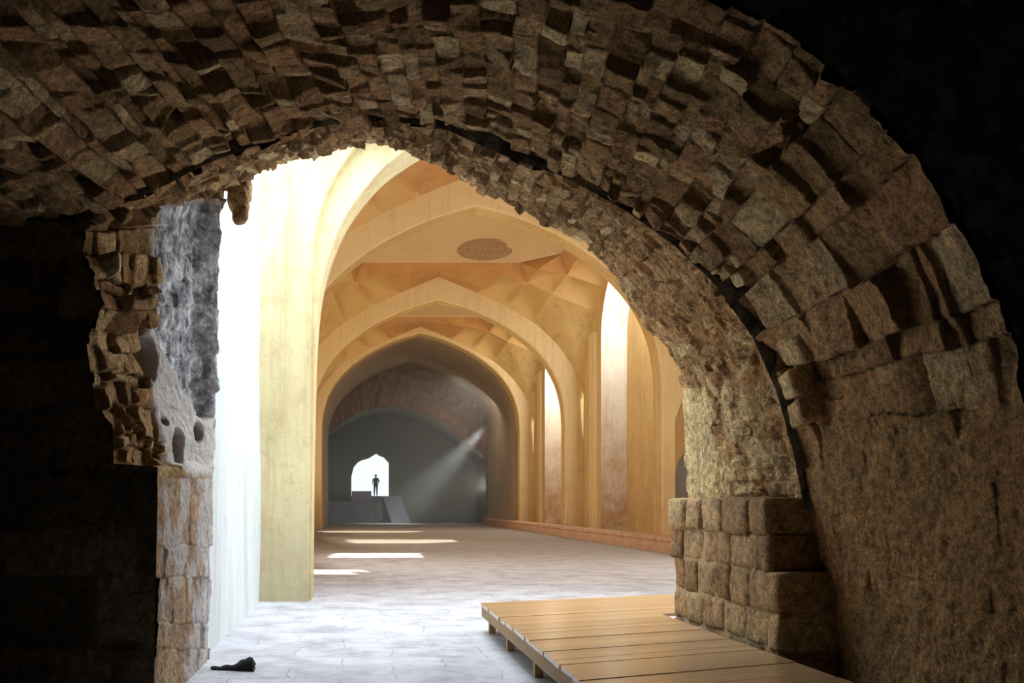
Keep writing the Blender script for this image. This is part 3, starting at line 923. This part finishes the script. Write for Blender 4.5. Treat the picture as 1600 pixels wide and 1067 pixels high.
# ------------------------------------------------------------------ bay ceilings
def bay(name, Y0, Y1, hole=None):
    """net of scooped kites on four corners, frieze, flat cap"""
    bl = (Y1 - Y0) / 2; YC = (Y0 + Y1) / 2
    a = 6.92
    z_side = lambda q: zout(a - min(q * a / max(bl, 1e-6), a)) if q * 1.0 < bl else 12.4

    def zwall(u):   # height on the wall arch at distance u from the corner
        return zout(a - u)
    nodes = dict(i=(2.44, 0), d=(3.82, 0), a=(5.07, 0), h=(1.9, 1.9), c=(2.9, 1.4), b=(4.22, 1.3), f=(2.7, 2.7))
    zz = dict(i=zwall(2.44), d=zwall(3.82), a=zwall(5.07), h=11.15, c=11.8, b=12.14, f=12.1)
    kites = MB(); spand = MB(); frz = MB(); cap = MB()

    def tf(p, q, z, sx, sy):
        return (XC + sx * (a - p), YC + sy * (bl - q), z)

    def patch(mb, P4, sx, sy, scoop=0.42, n=8):
        A, B, C, D = [np.array(p, float) for p in P4]
        rws = []
        for i in range(n + 1):
            u = i / n
            r = []
            for j in range(n + 1):
                v = j / n
                p = A * (1 - u) * (1 - v) + B * u * (1 - v) + C * u * v + D * (1 - u) * v
                k = scoop * 16 * u * (1 - u) * v * (1 - v)
                k = scoop * min(1, k / scoop) ** 0.7 if scoop > 0 else 0
                r.append(tf(p[0] - k * 0.5, p[1] - k * 0.5, p[2] + k * 0.75, sx, sy))
            rws.append(r)
        mb.grid(rws)
    for sx in (-1, 1):
        for sy in (-1, 1):
            def N(k, mir=False):
                p, q = nodes[k]
                return (q, p, zz[k]) if mir else (p, q, zz[k])
            for mir in (False, True):
                patch(kites, [N('i', mir), N('d', mir), N('c', mir), N('h')], sx, sy)
                patch(kites, [N('d', mir), N('a', mir), N('b', mir), N('c', mir)], sx, sy)
            patch(kites, [N('h'), N('c'), N('f'), N('c', True)], sx, sy)
            # spandrel: wall curve / diagonal / wall curve
            rws = []
            m = 14
            for k in range(m + 1):
                u = k / m
                pw_ = 2.44 * u
                zw = zwall(pw_) if k else 6.6
                dg = 1.9 * u ** 1.15
                zd = 6.6 + (11.15 - 6.6) * (u ** 0.72)
                r = []
                A = np.array((pw_, 0, zw)); B = np.array((dg, dg, zd)); C = np.array((0, pw_, zw))
                for v in np.linspace(0, 1, 7): r.append(tf(*(A * (1 - v) + B * v), sx, sy))
                for v in np.linspace(0, 1, 7)[1:]: r.append(tf(*(B * (1 - v) + C * v), sx, sy))
                rws.append(r)
            spand.grid(rws)
            # frieze pieces
            O1 = (3.3, 1.7, 12.65); O2 = (1.7, 3.3, 12.65)
            for mir in (False, True):
                sw_ = (lambda t: (t[1], t[0], t[2])) if mir else (lambda t: t)
                for tri in ((N('b'), N('c'), O1), (N('c'), N('f'), O1)):
                    frz.add([tf(*sw_(t), sx, sy) for t in tri], [(0, 1, 2)])
                # middle strip to the axis
                half_ = bl if mir else a
                pts = []
                for v in np.linspace(0, 1, 5):
                    pb = 4.22 + (half_ - 4.22) * v
                    pa = 5.07 + (half_ - 5.07) * v
                    zwv = zwall(min(pa, a)) if v < 1 else 12.4
                    pts.append([tf(*sw_((pa, 0, zwv)), sx, sy), tf(*sw_((pb, 1.3, 12.14 + 0.3 * v)), sx, sy), tf(*sw_((3.3 + (half_ - 3.3) * v, 1.7, 12.65)), sx, sy)])
                frz.grid(pts)
                frz.add([tf(*sw_(t), sx, sy) for t in ((5.07, 0, zz['a']), (4.22, 1.3, 12.14), (5.07, 0, zz['a'] + 0.001))], [(0, 1, 2)])
            frz.add([tf(*t, sx, sy) for t in (N('f'), O2, O1)], [(0, 1, 2)])
    # cap: octagon to crown
    oc = []
    ax, ay = a - 1.7, bl - 1.7
    cx_, cy_ = a - 3.3, bl - 3.3
    base = [(cx_, -ay), (ax, -cy_), (ax, cy_), (cx_, ay), (-cx_, ay), (-ax, cy_), (-ax, -cy_), (-cx_, -ay)]
    per = []
    for i in range(8):
        p, q = base[i], base[(i + 1) % 8]
        for k in range(12): per.append((p[0] + (q[0] - p[0]) * k / 12, p[1] + (q[1] - p[1]) * k / 12))
    per.append(per[0])
    rr = [(1.0, 12.65), (0.965, 12.61), (0.955, 12.70)] + [(0.955 * (1 - k / 26), 12.70 + 1.0 * math.sin(k / 26 * math.pi / 2)) for k in range(1, 27)]
    rws = [[(XC + x * s, YC + y * s, z) for (x, y) in per] for s, z in rr]
    cap.grid(rws)
    if hole:
        keep = []
        for f in cap.f:
            mx = sum(cap.v[i][0] for i in f) / 4; my = sum(cap.v[i][1] for i in f) / 4
            if not any(h[0] < mx < h[1] and h[2] < my < h[3] for h in hole): keep.append(f)
        cap.f = keep
    smooth_angle(kites.build(name + '_kites', M_CEIL), 22)['kind'] = 'structure'
    smooth_angle(spand.build(name + '_corners', M_OCHRE), 40)['kind'] = 'structure'
    frz.build(name + '_frieze', M_FRIEZE)['kind'] = 'structure'
    smooth_angle(cap.build(name + '_cap', M_CAP), 30)['kind'] = 'structure'


def hole_for(x0, x1, y0, y1):      # roof gap whose sunlight lands on the floor patch x0..x1, y0..y1
    k = 13.3
    dx, dy = SUN_DIR.x / SUN_DIR.z * k, SUN_DIR.y / SUN_DIR.z * k
    return (x0 + dx, x1 + dx, y0 + dy, y1 + dy)


bay('ceiling_second_bay', 15.9, 31.5, [hole_for(-0.6, 2.0, 26.9, 29.6), hole_for(-1.9, -0.10, 20.7, 22.2)])
bay('ceiling_third_bay', 32.4, 46.0, [hole_for(-0.3, 4.6, 37.2, 41.0)])
bay('ceiling_fourth_bay', 46.9, 58.8, [hole_for(-2.0, 3.5, 51.6, 54.2)])

# medallion on the cap of the third bay
b = MB()
mc = Vector(P(757, 390, 41.6)); 
def capz(x, y):
    bl = (46.0 - 32.4) / 2
    s = max(abs((x - XC) / (6.92 - 1.7)), abs((y - 39.2) / (bl - 1.7)))
    return 12.70 + 1.0 * math.sin(min(1, max(0, (0.955 - s) / 0.955)) * math.pi / 2)
n = 40
MX, MY = 5.85, 43.2
rws = []
for k in range(9):
    r = 0.05 + 0.80 * k / 8
    row = []
    for i in range(n + 1):
        a_ = 2 * math.pi * i / n
        x = MX + r * 1.5 * math.cos(a_); y = MY + r * math.sin(a_)
        z = capz(x, y) - 0.02 - 0.05 * abs(math.sin(k * 1.57)) * (0.6 + 0.4 * math.cos(8 * a_)) * (k < 8) 
        row.append((x, y, z))
    rws.append(row)
b.grid(rws)
o = b.build('ceiling_medallion', flat_mat('worn_painted_plaster', (0.36, 0.22, 0.11), nz=0.6, sc=4), None, False)
mark(o, 'faded round ornament on the tan ceiling above the broad middle arch', 'medallion')


# ------------------------------------------------------------------ hall side walls
def recess_wall(name, Y0, Y1, yc, hw, zs, za, depth=1.15):
    """right wall X=10.92 with a tall arched recess"""
    X = XC + 6.92
    hole = [(yc - hw, 0), (yc - hw, zs * 0.5), (yc - hw, zs)]
    K = 10
    for k in range(1, K):
        t = k / K
        hole.append((yc - hw * math.cos(t * math.pi / 2) ** 0.85, zs + (za - zs) * math.sin(t * math.pi / 2) ** 1.05))
    hole.append((yc, za))
    hole = hole + [(2 * yc - y, z) for y, z in hole[:-1]][::-1]
    bl = (Y1 - Y0) / 2; YM = (Y0 + Y1) / 2
    out = []
    nn = len(hole)
    for i in range(nn):
        t = i / (nn - 1)
        if t < 0.12: out.append((Y0, 6.6 * t / 0.12))
        elif t > 0.88: out.append((Y1, 6.6 * (1 - t) / 0.12))
        else:
            y = Y0 + (Y1 - Y0) * (t - 0.12) / 0.76
            u = min(y - Y0, Y1 - y)
            out.append((y, (zout(6.92 - u) if u < 5.8 else 12.3) + 0.7 * min(1, u / 0.5)))
    b = MB()
    b.grid([[(X, o_[0], o_[1]), (X, h_[0], h_[1])] for o_, h_ in zip(out, hole)])
    o = b.build(name, M_OCHRE)
    smooth_angle(o, 30)
    mark(o, kind='structure')
    b = MB()
    b.grid([[(X, h_[0], h_[1]), (X + depth, h_[0], h_[1])] for h_ in hole])
    o = b.build(name + '_recess', M_LITRECESS)
    b = MB()
    b.box(X + depth, X + depth + 0.2, yc - hw - 0.1, yc + hw + 0.1, 0, za + 0.1)
    b.build(name + '_recess_back', M_OCHRE)['kind'] = 'structure'  # ochre against the pale reveals paints the light fading inward
    smooth_angle(o, 30)
    mark(o, kind='structure')


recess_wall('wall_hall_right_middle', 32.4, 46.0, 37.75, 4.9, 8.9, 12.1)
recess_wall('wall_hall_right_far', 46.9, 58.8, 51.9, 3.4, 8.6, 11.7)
# slim corner pilasters
for nm, (y0, y1) in (('trim_1', (43.3, 44.6)), ('trim_2', (56.0, 57.2))):
    b = MB(); b.prism([(10.95, y0), (10.95, y1), (10.82, y1 - 0.15), (10.82, y0 + 0.15)], 0, 9.3)
    mark(b.build(nm, M_BAND), kind='structure')
b = MB()
for (y0, y1) in ((15.9, 31.5), (32.4, 46.0), (46.9, 58.8)):
    b.grid([[(-2.92, y0, 0), (-2.92, y1, 0)], [(-2.92, y0, 12.6), (-2.92, y1, 12.6)]])
mark(b.build('wall_hall_left_back', M_OCHRE), kind='structure')
b = MB()
b.box(13.0, 13.3, 15.9, 32.6, 0, 13); b.box(10.8, 13.3, 15.9, 31.6, 12.9, 13.1); b.box(8.9, 13.3, 15.6, 15.9, 0, 13)
mark(b.build('wall_hall_right_front', M_OCHRE), kind='structure')
# wall with the small dark pointed doorway, right of the rib arch
b = MB()
DX0, DX1 = 10.62, 11.9
dc = (DX0 + DX1) / 2
dh = [(DX0, 0), (DX0, 2.2), (DX0 + 0.03, 2.6), (DX0 + 0.12, 2.95), (DX0 + 0.32, 3.25), (dc, 3.55), (DX1 - 0.32, 3.25), (DX1 - 0.12, 2.95), (DX1 - 0.03, 2.6), (DX1, 2.2), (DX1, 0)]
do = [(10.50, 0), (10.50, 2.4), (10.50, 4.5), (10.50, 7), (10.6, 13), (dc, 13), (13, 13), (13, 8), (13, 4.5), (13, 2.4), (13, 0)]
b.grid([[(o_[0], 31.9, o_[1]), (h_[0], 31.9, h_[1])] for o_, h_ in zip(do, dh)])
b.grid([[(h_[0], 31.9, h_[1]), (h_[0], 32.3, h_[1])] for h_ in dh])
mark(b.build('wall_doorway', M_OCHRE), kind='structure')
b = MB(); b.box(10.3, 12.2, 32.3, 32.36, 0, 4)
mark(b.build('door_1', M_GREY), kind='structure')

# last bay: plain barrel
b = MB()
POUT2 = [(x, z + 0.9 if z > 1 else z) for x, z in PIN]
fo = full(POUT2)
b.grid([[(XC + x * 1.0, 59.9, z), (XC + x, 73.1, z)] for x, z in fo])
ff = [(x * 1.0, z) for x, z in fo]
mark(smooth_angle(b.build('ceiling_last_bay', plaster_mat('dull_brown_plaster', (0.46, 0.33, 0.20), (0.40, 0.28, 0.18), (0.26, 0.18, 0.12)))), kind='structure')  # duller and browner than the plaster of the other bays

# brown end wall with a low wide arch
op = [(759, 816), (759, 760), (756, 716), (742, 701), (724, 686), (704, 671), (682, 657), (660, 647), (639, 640), (620, 636), (602, 635), (584, 639), (564, 645), (545, 655), (527, 666), (510, 679), (492, 693), (482, 706), (478, 740), (476, 780), (476, 818)]
hp = [P(x, y, 73.0) for x, y in op]
hp = [(p[0], p[1], max(p[2], 0)) for p in hp]
hp[0] = (hp[0][0], 73.0, 0); hp[-1] = (hp[-1][0], 73.0, 0)
outr = [(XC + 7.2, 73.0, 0), (XC + 7.2, 73.0, 6), (XC + 7.2, 73.0, 9), (XC + 7.2, 73, 11), (XC + 6, 73.0, 13.4), (XC + 3, 73, 13.6), (XC, 73.0, 13.6), (XC - 3, 73, 13.6), (XC - 6, 73, 13.4), (XC - 7.2, 73, 11), (XC - 7.2, 73, 9), (XC - 7.2, 73, 6), (XC - 7.2, 73.0, 0)]
tt = np.linspace(0, len(outr) - 1, len(hp))
oo = [tuple(np.interp(t, range(len(outr)), [p[k] for p in outr]) for k in range(3)) for t in tt]
G, S, Y, R, T = loft(hp, oo, 0.10, smooth=True)
Hh, Tt, Jj = masonry(Y, S, 0.30, 0.22, 6, warp=0.05, relief=0.03, tilt=0.05, groove=0.03, gw=0.03, miss=0.0)
G[..., 1] -= 0.1 + np.clip(Hh, -0.05, 0.08)
ring = (T < 0.0)
mark(grid_obj('wall_hall_end', G, np.stack([Tt, Jj, Tt * 0, Tt * 0], -1), M_BROWN), kind='structure')

area('end_fill', (8.5, 67.0, 9.5), (-0.55, 0.4, -1), 2.5, 4.0, 260, (1.0, 0.96, 0.86))  # added unseen fill for the last bay
spl = bpy.data.lights.new('light_shaft', 'SPOT')
spl.energy = 20000; spl.spot_size = math.radians(26); spl.spot_blend = 1.0; spl.shadow_soft_size = 0.3; spl.color = (0.92, 0.96, 1.0)
spo = bpy.data.objects.new('light_shaft', spl); COL.objects.link(spo)
spo.location = (9.3, 68.2, 7.0)
spo.rotation_euler = (Vector((2.8, 74.5, 0.0)) - Vector(spo.location)).to_track_quat('-Z', 'Y').to_euler()
# dusty air in the far end of the hall
hz = MB(); hz.box(-2.95, 10.95, 60.5, 81.9, 0.02, 12.0)
hm = bpy.data.materials.new('dusty_air'); hm.use_nodes = True
hn = hm.node_tree; hn.nodes.clear()
ho = hn.nodes.new('ShaderNodeOutputMaterial'); hv = hn.nodes.new('ShaderNodeVolumeScatter')
hv.inputs['Density'].default_value = 0.022; hv.inputs['Anisotropy'].default_value = 0.2; hv.inputs['Color'].default_value = (1.0, 0.98, 0.90, 1)
hn.links.new(hv.outputs[0], ho.inputs['Volume'])
o = hz.build('dust_haze', hm)
mark(o, 'pale dusty haze with a light shaft in the far end of the hall', 'haze', kind='stuff')
area('end_fill', (10.15, 73.8, 3.0), (-1, 0.35, 0.1), 0.8, 0.8, 120, (1.0, 0.97, 0.86))  # second added fill, hidden behind the edge of the end wall
# grey vaulted passage behind
b = MB()
big = [((p[0] - 3.2) * 1.06 + 3.2, p[2] * 1.02) for p in hp]
b.grid([[(x, 73.1, z), (x, 82.0, z)] for x, z in big])
mark(smooth_angle(b.build('ceiling_end_passage', M_GREY)), kind='structure')
dp = [(608, 775), (608, 745), (608, 723), (600, 714), (594, 712), (588, 708), (582, 712), (575, 716), (567, 718), (560, 721), (553, 729), (549, 744), (549, 775)]
dp3 = [P(x, y, 82.0) for x, y in dp]
outr = [(14, 82, 0), (14, 82, 4), (14, 82, 7), (14, 82, 12), (8, 82, 14), (5, 82, 14), (2, 82, 14), (0, 82, 14), (-2, 82, 14), (-6, 82, 12), (-7, 82, 7), (-7, 82, 4), (-7, 82, 0)]
b = MB()
b.grid([[o_, d_, (d_[0], 83.2, d_[2])] for o_, d_ in zip(outr, dp3)])
b.add([outr[0], dp3[0], dp3[-1], outr[-1]], [(0, 1, 2, 3)])
mark(b.build('wall_passage_end', M_GREY), kind='structure')
# terrace outside and its low wall
b = MB(); b.box(-30, 30, 82.02, 160, 2.0, 2.2)
mark(b.build('floor_terrace', M_GROUND), kind='structure')
b = MB(); b.prism([(-0.27, 80.3), (1.33, 80.3), (1.37, 81.2), (-0.3, 81.2)], 1.74, 2.62); b.box(-0.32, 1.42, 80.25, 81.3, 1.74, 1.86)
o = b.build('stone_block', M_PURPLE)
mark(o, 'mauve stone block in front of the bright end doorway, left of the steps', 'block')
# flight of steps up to the doorway
st = empty('stone_steps', (3.0, 80, 0), 'short blue-grey flight of steps rising to the bright doorway at the far end', 'steps')
for k in range(12):
    u = k / 12
    D0 = 77.6 + 4.3 * u
    b = MB()
    xs = 2.95 - 0.62 * u
    b.box(xs, xs + 1.5, D0, 81.95, 2.2 * u, 2.2 * (u + 1 / 12))
    b.build('step', M_STAIR, st)
b = MB(); b.box(-2.6, 2.28, 80.0, 81.95, 0, 1.74)
mark(b.build('trim_4', M_DARKW), kind='structure')

# long low brick ledge at the right
b = MB()
rws = []
ys = np.linspace(20, 72, 260)
r1 = np.random.RandomState(3)
prof = [(9.55, 0.0), (9.53, 0.2), (9.56, 0.34), (9.50, 0.38), (9.52, 0.49), (9.75, 0.5), (10.04, 0.5), (10.04, 0.0)]
for yv in ys:
    j = r1.uniform(-0.03, 0.03)
    rws.append([(x + (j if i < 4 else j * 0.4), yv, z + (r1.uniform(-0.02, 0.015) if 3 < i < 6 else 0)) for i, (x, z) in enumerate(prof)])
b.grid(rws)
b.add(rws[0], [tuple(range(len(prof)))]); b.add(rws[-1], [tuple(range(len(prof)))[::-1]])
o = b.build('brick_ledge', M_LEDGE)
mark(o, 'long low reddish brick ledge running along the foot of the right hall wall', 'ledge')


# ================================================================== person in the far doorway
def person(x, y, z0, h):
    root = empty('person', (x, y, z0), 'person in dark clothes standing in the bright doorway at the far end', 'person')
    s = h / 1.75
    pts = dict(pel=(0, 0, .95), ch=(0, 0, 1.28), nk=(0, 0, 1.47), hd=(0, -.01, 1.58), ht=(0, 0, 1.70),
               ls=(-.18, 0, 1.40), le=(-.24, .02, 1.12), lh=(-.22, -.06, .88), rs=(.18, 0, 1.40), re=(.27, .03, 1.14), rh=(.17, -.10, 1.0),
               lp=(-.09, 0, .88), lk=(-.11, -.02, .48), la=(-.12, .02, .08), lt=(-.13, -.13, .03), rp=(.09, 0, .88), rk=(.10, -.05, .48), ra=(.09, .03, .08), rt=(.10, -.12, .03))
    rad = dict(pel=.145, ch=.15, nk=.06, hd=.095, ht=.06, ls=.07, le=.045, lh=.035, rs=.07, re=.045, rh=.035, lp=.095, lk=.062, la=.045, lt=.04, rp=.095, rk=.062, ra=.045, rt=.04)
    ed = [('pel', 'ch'), ('ch', 'nk'), ('nk', 'hd'), ('hd', 'ht'), ('ch', 'ls'), ('ls', 'le'), ('le', 'lh'), ('ch', 'rs'), ('rs', 're'), ('re', 'rh'),
          ('pel', 'lp'), ('lp', 'lk'), ('lk', 'la'), ('la', 'lt'), ('pel', 'rp'), ('rp', 'rk'), ('rk', 'ra'), ('ra', 'rt')]
    keys = list(pts)

    def skin(name, ks, es, grow, mat):
        me = bpy.data.meshes.new(name)
        ids = {k: i for i, k in enumerate(ks)}
        me.from_pydata([(x + pts[k][0] * s, y + pts[k][1] * s, z0 + pts[k][2] * s) for k in ks], [(ids[a_], ids[b_]) for a_, b_ in es], [])
        o = link(name, me, mat, root)
        sk = o.modifiers.new('skin', 'SKIN')
        for k in ks:
            r = rad[k] * s * grow
            me.skin_vertices[0].data[ids[k]].radius = (r, r)
        me.skin_vertices[0].data[0].use_root = True
        o.modifiers.new('sub', 'SUBSURF').levels = 2
        o.modifiers['sub'].render_levels = 2
        return o
    skin('body', keys, ed, 1.0, M_SKIN)
    skin('clothing', ['pel', 'ch', 'ls', 'le', 'rs', 're', 'lp', 'lk', 'la', 'rp', 'rk', 'ra'],
         [('pel', 'ch'), ('ch', 'ls'), ('ls', 'le'), ('ch', 'rs'), ('rs', 're'), ('pel', 'lp'), ('lp', 'lk'), ('lk', 'la'), ('pel', 'rp'), ('rp', 'rk'), ('rk', 'ra')], 1.14, M_PERSONC)
    b = MB()
    hd = Vector((x, y + 0.012, z0 + 1.64 * s))
    rws = []
    for i in range(7):
        th = math.pi * 0.55 * i / 6
        rws.append([(hd.x + .105 * s * math.sin(th) * math.cos(p_), hd.y + .11 * s * math.sin(th) * math.sin(p_), hd.z + .11 * s * math.cos(th)) for p_ in np.linspace(0, 2 * math.pi, 17)])
    b.grid(rws)
    b.build('hair', M_HAIR, root, True)


person(1.78, 83.0, 2.2, 1.9)
